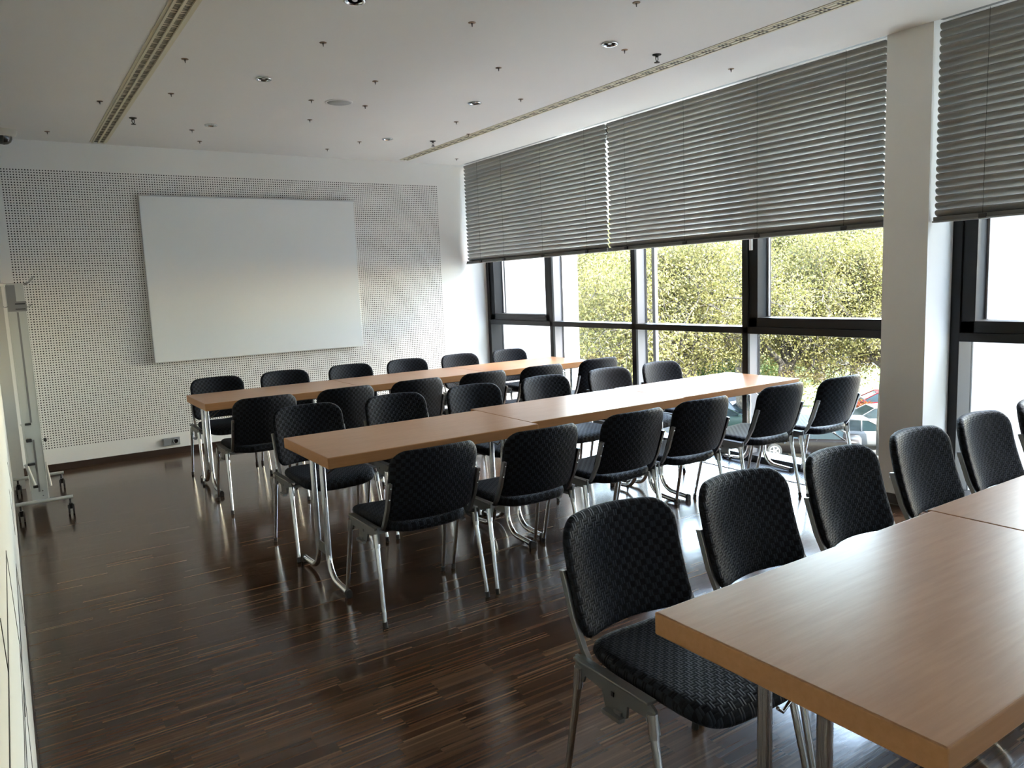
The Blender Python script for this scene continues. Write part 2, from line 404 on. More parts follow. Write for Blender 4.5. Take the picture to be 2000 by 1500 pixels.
# ------------------------------------------------------------------ stacking chair (origin on the floor, faces +y)
def rr_outline(w_, h_, rt, rb, n=8):
    """rounded rectangle outline, counter-clockwise, centred in x, from z=0 to h_"""
    pts = []
    for cx, cz, r, a0 in ((w_ / 2 - rb, rb, rb, -PI / 2), (w_ / 2 - rt, h_ - rt, rt, 0), (-w_ / 2 + rt, h_ - rt, rt, PI / 2), (-w_ / 2 + rb, rb, rb, PI)):
        pts += [(cx + r * math.cos(a0 + k / n * PI / 2), cz + r * math.sin(a0 + k / n * PI / 2)) for k in range(n + 1)]
    # refine long edges
    out = []
    for i, p in enumerate(pts):
        q = pts[(i + 1) % len(pts)]; L = math.hypot(p[0] - q[0], p[1] - q[1]); out.append(p); m_ = int(L / .05)
        for k in range(1, m_): out.append((p[0] + (q[0] - p[0]) * k / m_, p[1] + (q[1] - p[1]) * k / m_))
    return out
def cushion(outline, centre, thick, fn, mb, bulge=.0, mi_back=0):
    """closed pad: outline in (a,b), front side +, back side -, fn(a,b,off)->xyz"""
    rings = [0, .3, .6, .8, .9, .955, .985, 1.0]; n = len(outline)
    def off(s_): 
        e = .87
        return (1 if s_ < e else math.sqrt(max(0, 1 - ((s_ - e) / (1 - e)) ** 2)))
    vs = []; idx = {}
    for side in (1, -1):
        for ri, s_ in enumerate(rings):
            if s_ == 0: idx[(side, ri)] = [len(vs)]; vs.append(fn(centre[0], centre[1], side * (thick / 2 + bulge))); continue
            if s_ == 1.0 and side == -1: idx[(side, ri)] = idx[(1, ri)]; continue
            L = []
            for a, b in outline:
                L.append(len(vs)); A = centre[0] + (a - centre[0]) * s_; Bq = centre[1] + (b - centre[1]) * s_
                vs.append(fn(A, Bq, side * (thick / 2 * off(s_) + bulge * (1 - s_ ** 2))))
            idx[(side, ri)] = L
    for side in (1, -1):
        fs = []
        for ri in range(len(rings) - 1):
            a, b = idx[(side, ri)], idx[(side, ri + 1)]
            for k in range(n):
                k2 = (k + 1) % n
                f = (a[0], b[k], b[k2]) if ri == 0 else (a[k], b[k], b[k2], a[k2])
                fs.append(f if side == 1 else tuple(reversed(f)))
        if side == 1: allf = fs; nf = len(fs)
        else: allf = allf + fs
    o = len(mb.v); mb.v += [tuple(p) for p in vs]
    for i, f in enumerate(allf): mb.f.append(tuple(j + o for j in f)); mb.sm.append(True); mb.mi.append(0 if i < nf else mi_back)
CH = []
def make_chair():
    r = empty('stacking_chair')
    # backrest
    bo = rr_outline(.468, .345, .076, .050); mb = MB()
    def bf(a, z, off):
        k = a / .2325; lean = -.235 - .10 * (z / .345) - .012 * math.sin(z / .345 * PI)
        y = lean + .062 * k * k + off
        return (a * (1 - .012 * k * k), y, .482 + z + .010 * (1 - k * k) * (z / .345))
    cushion(bo, (0, .17), .042, bf, mb, .004)
    mb.build('backrest', 'fab_back', r)
    # seat: slightly wider at the front, bulging to the rear and over the front edge
    so = []
    for i in range(64):
        t_ = 2 * PI * i / 64; c_, s_ = math.cos(t_), math.sin(t_)
        ex = .42
        a = .234 * math.copysign(abs(c_) ** ex, c_); b = .245 * math.copysign(abs(s_) ** (.42 if s_ > 0 else .8), s_)
        a *= 1 + .03 * (b > 0) * b / .245
        so.append((a, .035 + b * 1.08))
    mb = MB()
    def sf(a, y, off):
        drop = -.035 * max(0, (y - .17) / .13) ** 2 if y > .17 else 0
        rear = -.006 * max(0, (-y - .05) / .18)
        dish = .010 * (a / .234) ** 2
        return (a, y, .448 + drop + rear + dish + off)
    cushion(so, (0, .035), .052, sf, mb, .003)
    mb.build('seat', 'fab_seat', r)
    MB().box(-.262, .262, .06, .085, .398, .416).box(-.262, .262, -.075, -.05, .398, .418).box(-.2, .2, -.12, .2, .414, .420).build('seat_support', 'cast', r, bevel=.003)
    for sx in (-1, 1):
        x0 = .258 * sx; P2 = [(-.172, .462), (.145, .452), (.166, .438), (.176, .375), (.142, .375), (.128, .405), (.055, .402), (.050, .362), (-.040, .362), (-.052, .405), (-.128, .412), (-.140, .385), (-.176, .385)]
        mb = MB().poly([(x0, y, z) for y, z in (P2 if sx > 0 else P2[::-1])], (.009 * sx, 0, 0))
        mb.box(min(x0 - .012 * sx, x0 + .022 * sx), max(x0 - .012 * sx, x0 + .022 * sx), -.168, .150, .450, .459)
        br = mb.build('side_bracket', 'cast', r, bevel=.003)
        q = .267 * sx
        MB().box(min(q, q + .020 * sx), max(q, q + .020 * sx), -.03, .045, .352, .364).box(min(q, q + .006 * sx), max(q, q + .006 * sx), .005, .035, .364, .374).build('coupling_hook', 'bar', br)
        MB().box(min(q, q + .0015 * sx), max(q, q + .0015 * sx), -.01, .001, .405, .417).build('bracket_slot', 'plastic', br)
        for fy, ty, fx in ((.24, .158, .279), (-.225, -.158, .279)):
            mb = MB().tube([(.268 * sx, ty, .385), ((.268 * .1 + fx * .9) * sx, ty * .1 + fy * .9, .05), (fx * sx, fy, .004)], [.0125, .0100, .0098], 12)
            mb.tube([(.267 * sx, ty * .98, .43), (.2685 * sx, ty + (fy - ty) * .06, .365)], [.0150, .0150], 12)
            lg = mb.build('leg', 'chrome', r)
            MB().tube([(fx * sx, fy - (fy - ty) * .07, .028), (fx * sx, fy, 0)], [.0118, .0125], 12).build('foot_cap', 'rubber', lg)
        # upright: flat bar hugging the side of the backrest
        mb = MB()
        sec = [(-.165, .440), (-.188, .468), (-.232, .55), (-.256, .62), (-.278, .682)]
        a = [(y, z) for y, z in sec]; b = [(y + .022, z + .003) for y, z in sec]
        for xa, xb in ((.224, .241),):
            v = []
            for (y1, z1), (y2, z2) in zip(a, b): v += [(xa * sx, y1, z1), (xb * sx, y1, z1), (xb * sx, y2, z2), (xa * sx, y2, z2)]
            fs = [(i * 4 + j, i * 4 + (j + 1) % 4, i * 4 + 4 + (j + 1) % 4, i * 4 + 4 + j) for i in range(len(sec) - 1) for j in range(4)] + [(3, 2, 1, 0), tuple(len(v) - 4 + j for j in range(4))]
            if sx < 0: fs = [tuple(reversed(f)) for f in fs]
            mb.add(v, fs)
        up = mb.build('back_upright', 'bar', r, bevel=.002)
        MB().tube([(.233 * sx, -.2765, .662), (.233 * sx, -.265, .662)], .0032, 8).tube([(.233 * sx, -.2535, .605), (.233 * sx, -.240, .605)], .0032, 8).build('rivet', 'chrome', up)
    return r
proto = make_chair()
ORD = ['first', 'second', 'third', 'fourth', 'fifth', 'sixth']
ROWS = [  # (xs, y, turned, where)
    ([1.56, 2.17, 2.83, 3.44, 4.07, 4.72], 6.90, True, 'behind the far tables by the back wall', 'chairs behind the far tables'),
    ([1.53, 2.14, 2.75, 3.37, 3.99, 4.69], 5.81, False, 'on the near side of the far tables', 'chairs before the far tables'),
    ([1.585, 2.21, 2.83, 3.48, 4.14, 4.74], 4.54, True, 'behind the middle tables', 'chairs behind the middle tables'),
    ([1.615, 2.235, 2.88, 3.47, 4.25, 4.83], 3.395, False, 'on the near side of the middle tables', 'chairs before the middle tables'),
    ([1.575, 2.17, 2.77, 3.36, 3.93, 4.54], 1.53, True, 'behind the foreground tables', 'chairs behind the foreground tables')]
YS = {(0, 5): .02, (1, 5): .05, (3, 0): 0, (3, 2): .03, (3, 3): .06, (3, 4): .09, (3, 5): .04}
first = True
for ri, (xs, y, turned, where, grp) in enumerate(ROWS):
    for k, x in enumerate(xs):
        c = proto if first else copy_tree(proto); first = False
        c.location = (x, y + YS.get((ri, k), 0), 0)
        c.rotation_euler = (0, 0, (PI if turned else 0) + random.uniform(-.02, .02))
        end = {0: 'leftmost', 5: 'rightmost'}.get(k)
        lab = 'black woven chair, %s %s' % (end or ORD[k] + ' from the left,', where)
        tag(c, lab, 'chair', grp)

# ------------------------------------------------------------------ folding tables (origin: floor, left front corner)
TL, TD, TH = 1.279, .705, .740
def make_table():
    r = empty('folding_table')
    t_ = MB(); t_.box(0, TL, 0, TD, TH - .058, TH)
    for i in range(len(t_.f)): t_.mi[i] = 1
    t_.mi[1] = 0
    t_.build('tabletop', ['top', 'edge'], r, bevel=.005)
    MB().box(.12, TL - .12, TD / 2 - .012, TD / 2 + .012, TH - .085, TH - .058).box(.12, TL - .12, .09, .11, TH - .075, TH - .058).box(.12, TL - .12, TD - .11, TD - .09, TH - .075, TH - .058).build('underframe', 'gasket', r)
    cy = TD / 2
    for x, s_ in ((.065, 1), (TL - .065, -1)):
        mb = MB()
        for sy in (-1, 1):
            y0 = cy + sy * .075
            pts = [(x, y0, TH - .058), (x, y0, .16)]
            for k in range(1, 8):
                a = k / 7 * PI / 2 * .93; pts.append((x, y0 + sy * (.115 - .115 * math.cos(a)), .16 - .128 * math.sin(a)))
            pts.append((x, cy + sy * .335, .0235))
            mb.tube(pts, .0165, 14)
        lf = mb.build('leg', 'chrome', r)
        MB().box(x - .022, x + .022, cy - .20, cy + .20, TH - .064, TH - .058).build('mounting_plate', 'gasket', lf)
        MB().box(x - .003, x + .003, cy - .062, cy + .062, .145, .205).build('cross_plate', 'cast', lf)
        for sy in (-1, 1):
            MB().poly([(x + .0175 * math.cos(a), cy + sy * .325, max(0, .0235 + .019 * math.sin(a)) if math.sin(a) > -.3 else 0) for a in [k * PI / 8 for k in range(16)]][::sy], (0, sy * .021, 0)).build('foot_glide', 'rubber', lf)
        for sy in (-1, 1):
            y0 = cy + sy * .05
            MB().tube([(x + s_ * .012, y0, .60), (x + s_ * .03, y0, .585), (x + s_ * .055, y0, .60), (x + s_ * .16, y0, TH - .066)], .0045, 8).build('folding_stay', 'chrome', lf)
    return r
tp = make_table(); k = 0
TABS = [(1.240, 6.155, 'left end of the far row, near the coat rack'), (2.521, 6.165, 'middle one of the far row'), (3.802, 6.165, 'window end of the far row'),
        (1.272, 3.602, 'left end of the middle row'), (2.553, 3.68, 'middle one of the middle row'), (3.834, 3.70, 'window end of the middle row, with bright sky reflection'),
        (1.262, .615, 'large in the foreground at the lower right'), (2.543, .63, 'right of the foreground table, cut by the right edge')]
for i, (x, y, lab) in enumerate(TABS):
    t_ = tp if i == 0 else copy_tree(tp); t_.location = (x, y, 0)
    tag(t_, 'beech laminate folding table, ' + lab, 'table', ('far', 'middle', 'foreground')[min(2, i // 3)] + ' row of beech tables')

# ------------------------------------------------------------------ whiteboard, socket, wall drawing
wb = empty('whiteboard', (2.32, YB - .022, .93), label='large blank white board mounted on the perforated back wall', cat='whiteboard')
MB().box(-1.088, 1.088, -.022, 0, 0, 1.61).build('board_panel', 'board', wb, bevel=.003)
q = MB()
for x in (-.9, .9):
    for z in (.15, 1.45): q = MB().box(x - .04, x + .04, 0, .022, z - .03, z + .03); q.build('wall_bracket', 'board_edge', wb)
MB().box(-1.094, -1.088, -.026, 0, -.002, 1.612).box(-1.094, 1.094, -.030, 0, 1.61, 1.618).build('board_edge', 'board_edge', wb)
so = empty('wall_socket', (1.312, YB, .125), label='grey double wall socket low on the back wall above the skirting', cat='socket')
MB().box(-.082, .082, -.012, 0, -.04, .04).build('socket_plate', 'socket', so, bevel=.004)
MB().box(-.074, -.006, -.016, -.010, -.034, .034).build('blank_cover', 'socket', so, bevel=.002)
q = MB().lathe([(.028, 0), (.028, .006), (.021, .006), (.019, -.004), (0, -.004)], 24)
q.v = [(x, -z, y) for x, y, z in q.v]; o_ = q.build('socket_insert', 'socket', so, (.04, -.012, 0))
q = MB()
for sx in (-1, 1): q.tube([(sx * .009, -.001, 0), (sx * .009, .004, 0)], .003, 8)
q.build('pin_hole', 'plastic', o_, (0, 0, 0))
dr = empty('wall_drawing', (XL, 0, 0), label='thin black line drawing on the white left wall', cat='drawing')
def stroke(pts, w_=.006):
    mb = MB()
    for (ya, za), (yb, zb) in zip(pts, pts[1:]):
        L = math.hypot(yb - ya, zb - za); ny, nz = -(zb - za) / L * w_ / 2, (yb - ya) / L * w_ / 2
        mb.poly([(0, ya + ny, za + nz), (0, yb + ny, zb + nz), (0, yb - ny, zb - nz), (0, ya - ny, za - nz)][::-1], (.0012, 0, 0))
    mb.build('drawn_line', 'plastic', dr)
stroke([(2.40, .90), (1.50, .935), (1.10, .957)], .008); stroke([(2.40, .90), (2.56, .578), (2.2, .36)], .008)
stroke([(3.75, .472), (2.73, .519), (2.2, .53)], .01); stroke([(3.75, .472), (4.04, .102)], .012); stroke([(3.75, .472), (2.73, .50), (1.74, .60)], .008)
stroke([(1.458, 1.046), (1.502, .935)], .006); stroke([(4.6, .62), (4.75, .35), (5.6, .4)], .012); stroke([(5.4, .62), (6.2, .3)], .012); stroke([(2.56, .578), (1.9, .62), (1.2, .75)], .006)

# ------------------------------------------------------------------ coat rack on castors
rk = empty('coat_rack', (.112, 6.47, 0), label='grey rolling coat rack with wire hooks by the left wall', cat='coat rack')
def post(y):
    mb = MB().box(-.052, .052, y - .02, y + .02, .135, 1.70)
    o = mb.build('post', 'rack', rk, bevel=.004)
    MB().box(-.006, .006, y - .0215, y - .0195, .2, 1.50).build('post_groove', 'bar', o)
    MB().box(.0515, .056, y - .022, y + .022, .135, 1.69).build('edge_strip', 'white_plastic', o)
    b = MB()
    for z in (.17, .205): b.tube([(.02, y - .024, z), (.02, y - .019, z)], .004, 8)
    b.build('screw', 'chrome', o)
for y in (0, .93): post(y)
MB().box(-.055, .058, -.026, -.019, 1.505, 1.575).box(-.055, .0, -.024, -.019, 1.575, 1.69).build('label_plate', 'bar', rk)
q = MB(); q.box(-.01, .05, -.028, -.0255, 1.553, 1.562).box(-.01, .05, -.028, -.0255, 1.518, 1.524); q.build('plate_slot', 'plastic', rk)
def hook(y, s_):
    MB().tube([(0, y, 1.70), (s_ * .05, y, 1.698), (s_ * .09, y, 1.708), (s_ * .115, y, 1.735), (s_ * .122, y, 1.752)], .0035, 8).build('wire_hook', 'chrome', rk)
for i in range(7):
    y = .01 + i * .15; hook(y, 1); hook(y, -1)
MB().tube([(0, .0, 1.692), (0, .93, 1.692)], .008, 8).build('hook_rail', 'bar', rk)
MB().tube([(.06, -.02, 1.535), (.075, -.03, 1.535), (.085, -.04, 1.552)], .003, 8).build('side_hook', 'chrome', rk)
MB().tube([(-.055, -.02, 1.54), (-.075, -.03, 1.535), (-.08, -.03, 1.545)], .003, 8).build('side_hook', 'chrome', rk)
mb = MB().poly([(-.125, -.03, .705), (-.05, -.03, .71), (-.04, -.03, .585), (-.06, -.03, .585)], (0, .012, 0)); mb.build('hinge_bracket', 'rack', rk, (.055, 0, 0))
MB().box(-.045, -.008, -.045, -.028, .572, .595).build('joint_knob', 'plastic', rk, bevel=.005)
MB().box(.062, .082, -.04, -.02, .565, .588).build('joint_knob', 'plastic', rk, bevel=.005)
MB().box(-.04, -.002, -.045, -.028, .695, .710).build('joint_knob', 'plastic', rk, bevel=.003)
MB().tube([(-.062, -.03, .415), (-.022, -.03, .245)], .012, 10).build('brace', 'rack', rk)
MB().tube([(.058, .04, .40), (.075, .04, .22)], .010, 10).build('brace', 'rack', rk)
MB().box(-.052, -.006, -.045, -.028, .402, .420).build('joint_knob', 'plastic', rk, bevel=.003)
MB().box(-.035, -.004, -.045, -.02, .235, .256).build('joint_knob', 'plastic', rk, bevel=.003)
MB().box(-.05, .05, 0, .93, .135, .155).build('base_rail', 'rack', rk)
for y in (-.03, .95):
    o = MB().tube([(-.155, y, .13), (.205, y, .13)], .0135, 12).build('foot_bar', 'rack', rk)
    for x in (-.125, .185):
        cs = MB().tube([(x, y, .118), (x, y, .075)], .008, 8).poly([(x - .012, y - .022, .085), (x - .012, y + .016, .085), (x - .012, y + .022, .045), (x - .012, y - .004, .04)], (.024, 0, 0)).build('castor', 'plastic', o)
        MB().tube([(x - .02, y, .036), (x - .009, y, .036)], .036, 18).tube([(x + .009, y, .036), (x + .02, y, .036)], .036, 18).build('wheel', 'rubber', cs)
        MB().tube([(x - .0225, y, .036), (x - .0195, y, .036)], .010, 10).build('wheel_hub', 'bar', cs)

# ------------------------------------------------------------------ ceiling
def diffuser(x0, x1, y0, y1, label, wide):
    r = empty('ceiling_diffuser', ((x0 + x1) / 2, y0, CEIL), label=label, cat='air diffuser'); h = (x1 - x0) / 2; L = y1 - y0
    mb = MB().box(-h - .012, -h + .004, 0, L, -.004, 0).box(h - .004, h + .012, 0, L, -.004, 0).box(-h + .004, h - .004, 0, L, -.002, 0)
    rw = .013 if wide else .007
    for x in (-h + .005, -rw / 2, h - .005 - rw): mb.box(x, x + rw, 0, L, -.010 if wide else -.006, -.001)
    sl = mb; p = .0165 if wide else .028; n = int(L / p)
    for x0_, x1_ in ((-h + .006 + rw, -rw / 2), (rw / 2, h - .006 - rw)):
        for i in range(n):
            if wide and (i % 7 in (4, 5, 6)) and i % 2: continue
            if not wide and i % 5 in (3, 4): continue
            sl.box(x0_ + .001, x1_ - .001, i * p, i * p + p * (.36 if wide else .5), -.0032, -.0019, 1)
    mb.build('diffuser_profile', ['cream', 'slot'], r)
    return r
diffuser(.868, .985, -3.0, 8.17, 'long cream slotted air diffuser strip in the ceiling at the left', True)
diffuser(3.968, 4.062, -3.0, 8.12, 'thin cream slotted air diffuser strip in the ceiling near the windows', False)
def downlight():
    r = empty('downlight')
    MB().lathe([(.052, 0), (.056, -.004), (.050, -.009), (.040, -.006), (.034, .02), (0, .02)], 28).build('ring', 'chrome', r)
    MB().lathe([(.0, .0), (.012, -.002), (.020, .006), (.026, .018)], 20).build('lamp_glass', 'lamp_glass', r)
    return r
S_ = .972
dl = downlight(); DL = [(1.711, 5.587, 'left of the round speaker'), (1.722, 7.24, 'at the far left, behind the speaker'), (3.417, 7.256, 'nearest the back wall on the window side'),
    (3.441, 5.602, 'right of the round speaker'), (3.42, 3.89, 'large one near the window-side sprinkler'), (1.711, 3.93, 'cut by the top edge of the photo')]
for i, (x, y, lab) in enumerate(DL):
    o = dl if i == 0 else copy_tree(dl); o.location = (x * S_, y * S_, CEIL); tag(o, 'small round chrome ceiling downlight, ' + lab, 'downlight', 'chrome downlights in the ceiling')
STUDS = [(3.07, 3.267, 'topmost, cut close by the top edge'), (2.43, 3.946, 'upper middle of the ceiling with dark ring'), (1.803, 4.656, 'between the left diffuser and the top downlight'),
    (1.147, 5.343, 'just right of the left diffuser strip, upper one'), (3.068, 4.656, 'straight below the topmost stud, mid ceiling'), (3.597, 3.947, 'beside the large right downlight'),
    (2.439, 5.328, 'upper right of the round speaker'), (1.225, 6.26, 'just right of the left diffuser strip, lower one'), (.801, 6.703, 'left of the left diffuser strip'),
    (2.213, 6.047, 'touching distance left of the round speaker'), (2.668, 6.056, 'lower right of the round speaker'), (3.725, 5.344, 'right of the downlight beyond the speaker'),
    (2.433, 6.719, 'below the round speaker'), (3.663, 6.3, 'above the right diffuser strip, upper of two'), (1.62, 7.519, 'left below the far left downlight'),
    (1.791, 8.027, 'nearest the back wall above the board'), (3.221, 7.506, 'left of the far window-side downlight'), (4.059, 6.752, 'above the right diffuser strip, lower of two'),
    (3.062, 7.996, 'close to the back wall, middle'), (.52, 8.033, 'by the security camera'), (4.678, 8.076, 'in the far window corner above the blind'), (4.635, 3.949, 'between the right diffuser and the blinds')]
st = empty('ceiling_stud')
MB().lathe([(.022, 0), (.020, -.0025), (.010, -.0035), (.004, -.0035)], 18).build('stud_plate', 'brass', st)
MB().lathe([(.0055, -.003), (.003, -.012), (.0022, -.022), (0, -.023)], 10).build('stud_pin', 'slot', st)
for i, (x, y, lab) in enumerate(STUDS):
    o = st if i == 0 else copy_tree(st); o.location = (x * S_, y * S_, CEIL); tag(o, 'small brass ceiling stud, ' + lab, 'ceiling stud', 'small brass studs in the ceiling')
sp = empty('sprinkler')
MB().lathe([(.030, 0), (.028, -.004), (.012, -.006), (.010, -.016), (.0, -.016)], 18).build('sprinkler_base', 'slot', sp)
MB().tube([(-.009, 0, -.014), (-.010, 0, -.030), (0, 0, -.048)], .0028, 8).tube([(.009, 0, -.014), (.010, 0, -.030), (0, 0, -.048)], .0028, 8).build('sprinkler_yoke', 'slot', sp)
MB().lathe([(0, -.047), (.018, -.048), (.019, -.051), (0, -.051)], 16).build('sprinkler_plate', 'slot', sp)
for i, (x, y, lab) in enumerate([(3.871, 3.93, 'upper right near the window-side diffuser'), (3.898, 7.20, 'far one left of the right diffuser strip'), (1.094, 7.20, 'left one beside the left diffuser strip')]):
    o = sp if i == 0 else copy_tree(sp); o.location = (x * S_, y * S_, CEIL); tag(o, 'dark ceiling sprinkler head, ' + lab, 'sprinkler', 'sprinkler heads in the ceiling')
spk = empty('ceiling_speaker', (2.432 * S_, 6.025 * S_, CEIL), label='round grey ceiling speaker with thin white rim', cat='speaker')
MB().lathe([(.108, 0), (.107, -.003), (.092, -.006), (.090, -.004)], 40).build('speaker_rim', 'ceiling', spk)
MB().lathe([(0, -.005), (.090, -.005), (.091, -.002)], 40).build('speaker_mesh', 'speaker', spk)
cm = empty('dome_camera', (.185, 7.86, CEIL), label='beige security camera with black dome on the ceiling, far left', cat='security camera')
MB().lathe([(.098, 0), (.100, -.02), (.094, -.045), (.070, -.056), (0, -.056)], 32).build('camera_housing', 'beige', cm)
M['dome'] = mat('glossy black dome', (.01, .01, .01), .05, spec=.8)
MB().lathe([(.066, -.052), (.064, -.075), (.052, -.100), (.030, -.116), (0, -.122)], 28).build('camera_dome', 'dome', cm)
# unseen block added right of the view to cut skylight on the near tables
struct('sky_blocker', MB().box(12, 26, -26, -.8, -6.8, 12), 'facade')
# exterior screen guide beside the second mullion
tag(MB().box(5.42, 5.46, 5.58, 5.62, -.045, CEIL + .05).build('screen_guide', 'alu'), 'slim grey vertical guide rail outside the middle window', 'guide rail')

# ------------------------------------------------------------------ outdoors
GZ = -6.8
struct('floor_outside', MB().box(-60, 160, -80, 170, GZ - .3, GZ).box(5.6, 19, -60, 60, GZ, GZ + .05, 1), ['asphalt', 'bounce'])
def gpt(px, py, z):
    d_ = Vector(((px - 1000) / FPX, (py - 750) / FPX, 1.0)); d_ = _m.transposed() @ d_; return d_ * ((z - 1.55) / d_.z)
def ray(px, dist):                              # ground position along a photo column, at a horizontal distance
    d_ = _m.transposed() @ Vector(((px - 1000) / FPX, 0, 1.0)); d_.z = 0; d_.normalize(); return d_ * dist
gs = MB()
def strip(cx, cy, ang, L, W):
    c_, s_ = math.cos(ang), math.sin(ang); pts = [(cx + u * c_ - v * s_, cy + u * s_ + v * c_, GZ) for u, v in ((-L, -W), (L, -W), (L, W), (-L, W))]; gs.poly(pts, (0, 0, .06))
p = gpt(1668, 818, GZ); strip(p.x + 1, p.y - 1, -.9, 9, 1.6); p = ray(1300, 62); strip(p.x, p.y, 2.3, 40, 11)
tag(gs.build('lawn', 'grass'), 'sunlit grass strips between the parked cars and trees', 'grass', kind='stuff')

def branches(seed, height=9.2, spread=4.6, trunk=.34):
    rnd = random.Random(seed); mb = MB(); tips = []
    def grow(p, d_, L, r, lvl):
        n = 5; pts = [p.copy()]; rs = [r]; q = p.copy(); dd = d_.copy()
        for k in range(n):
            dd = (dd + Vector((rnd.uniform(-1, 1), rnd.uniform(-1, 1), rnd.uniform(-.5, .7))) * (.10 if lvl == 0 else .22)).normalized()
            q = q + dd * (L / n); pts.append(q.copy()); rs.append(r * (1 - .55 * (k + 1) / n))
            if lvl >= 2: tips.append((q.copy(), lvl))
            if lvl < 4 and k >= (2 if lvl == 0 else 0):
                for _ in range((2 if lvl == 0 else 1) + (rnd.random() < .45)):
                    a = rnd.uniform(0, 2 * PI); side = dd.orthogonal().normalized(); side.rotate(Matrix.Rotation(a, 3, dd))
                    nd = (dd * rnd.uniform(.35, .8) + side + Vector((0, 0, rnd.uniform(-.35, .35) if lvl > 0 else .25))).normalized()
                    grow(q, nd, L * rnd.uniform(.48, .68) * (.85 if lvl == 0 else 1), rs[-1] * rnd.uniform(.6, .8), lvl + 1)
        mb.tube(pts, rs, 7 if lvl < 2 else 4, cap=False)
    grow(Vector((0, 0, 0)), Vector((0, 0, 1)), height * .72, trunk, 0)
    return mb, tips
def foliage_mesh(name, pts, n, size, spread, matname, flat=.0):
    """many small folded leaf tufts scattered round the twig points, one mesh"""
    P0 = np.array([tuple(p) for p in pts]); idx = RNG.integers(0, len(P0), n)
    c = P0[idx] + RNG.normal(0, spread, (n, 3))
    a = RNG.normal(size=(n, 3)); a /= np.linalg.norm(a, axis=1)[:, None]
    b = np.cross(a, RNG.normal(size=(n, 3))); b /= np.linalg.norm(b, axis=1)[:, None]
    sz = RNG.uniform(.55, 1.25, (n, 1)) * size; nrm = np.cross(a, b)
    v = np.stack([c - a * sz, c + b * sz * .55 + nrm * sz * .15, c + a * sz, c - b * sz * .55 + nrm * sz * .15], 1).reshape(-1, 3)
    me = bpy.data.meshes.new(name); me.vertices.add(4 * n); me.vertices.foreach_set('co', v.ravel())
    me.loops.add(4 * n); me.loops.foreach_set('vertex_index', np.arange(4 * n))
    me.polygons.add(n); me.polygons.foreach_set('loop_start', np.arange(0, 4 * n, 4)); me.polygons.foreach_set('loop_total', np.full(n, 4))
    me.update(calc_edges=True); me.materials.append(M[matname]); return me
def make_tree(seed, n=62000, size=.062, spread=.30, leaf='leaf', **kw):
    r = empty('deciduous_tree'); mb, tips = branches(seed, **kw)
    mb.build('trunk', 'bark', r)
    pts = [p for p, l in tips]
    o = bpy.data.objects.new('foliage', foliage_mesh('foliage', pts, n, size, spread, leaf)); C.objects.link(o); o.parent = r
    return r
protoT = [make_tree(s_) for s_ in (3, 8, 21)]
for t_ in protoT: print('TREE', [round(max(v.co[i] for v in t_.children[1].data.vertices), 1) for i in range(3)], [round(min(v.co[i] for v in t_.children[1].data.vertices), 1) for i in range(3)])
TREES = [  # photo column, distance, scale, rotation, prototype, label
    (1555, 37, 1.0, 0, 0, 'whose trunk rises behind the window end of the middle tables'), (1668, 49, 1.12, 1.9, 1, 'with its trunk on the grass strip by the red car'),
    (1345, 33, 1.0, 2.2, 2, 'with thick bare limbs in the second window from the left'), (1210, 30, .98, 3.9, 0, 'half hidden by the second mullion'),
    (1120, 38, 1.1, .8, 1, 'beside the white outside wall at the left'), (1450, 44, 1.15, 4.4, 2, 'behind the wide dark mullion'),
    (1270, 47, 1.15, 5.2, 1, 'further back in the middle window'), (1600, 62, 1.25, 2.9, 0, 'furthest back in the right window'),
    (1730, 38, 1.0, .5, 2, 'partly hidden by the white pillar'), (1390, 66, 1.3, 1.2, 0, 'furthest back in the middle window'),
    (1180, 62, 1.3, 2.0, 2, 'furthest back at the left'), (1500, 74, 1.4, 3.3, 1, 'most distant, centre right'), (1050, 52, 1.2, 4.0, 0, 'mostly hidden by the outside wall'),
    (1690, 78, 1.4, 5.0, 2, 'most distant at the pillar')]
used = set()
for px, dist, sc, rz, pi, lab in TREES:
    o = protoT[pi] if pi not in used else copy_tree(protoT[pi]); used.add(pi)
    p = ray(px, dist); o.location = (p.x, p.y, GZ); o.rotation_euler = (0, 0, rz); o.scale = (sc, sc, sc)
    tag(o, 'yellow-green spring tree outside, ' + lab, 'tree', 'spring trees outside the windows')
def make_bush(name, n, rx, rz_, leaf, size=.10):
    pts = []
    for _ in range(700):
        u = RNG.normal(size=3); u /= np.linalg.norm(u); u *= RNG.uniform(.55, 1) ** .5
        pts.append((u[0] * rx, u[1] * rx, rz_ + u[2] * rz_))
    r = empty(name); o = bpy.data.objects.new('foliage', foliage_mesh('foliage', pts, n, size, .12, leaf)); C.objects.link(o); o.parent = r
    mb = MB()
    for k in range(6):
        a = k * 1.05; mb.tube([(0, 0, 0), (math.cos(a) * rx * .3, math.sin(a) * rx * .3, rz_ * .8), (math.cos(a) * rx * .6, math.sin(a) * rx * .6, rz_ * 1.4)], [.05, .035, .015], 5)
    mb.build('stem', 'bark', r); return r
bg_ = make_bush('shrub', 22000, 2.6, 1.5, 'leaf_green', .07); br_ = make_bush('flowering_shrub', 1500, .7, .5, 'leaf_red', .06)
BU = [(1200, 56, 1.3, 'at the left edge'), (1270, 50, 1.3, 'left of the middle window'), (1320, 58, 1.5, 'behind the middle window'), (1380, 52, 1.35, 'right of the middle window'), (1430, 60, 1.5, 'beside the dark mullion'), (1500, 70, 1.6, 'behind the right window'), (1160, 48, 1.2, 'below the left tree'), (1590, 78, 1.8, 'far right')]
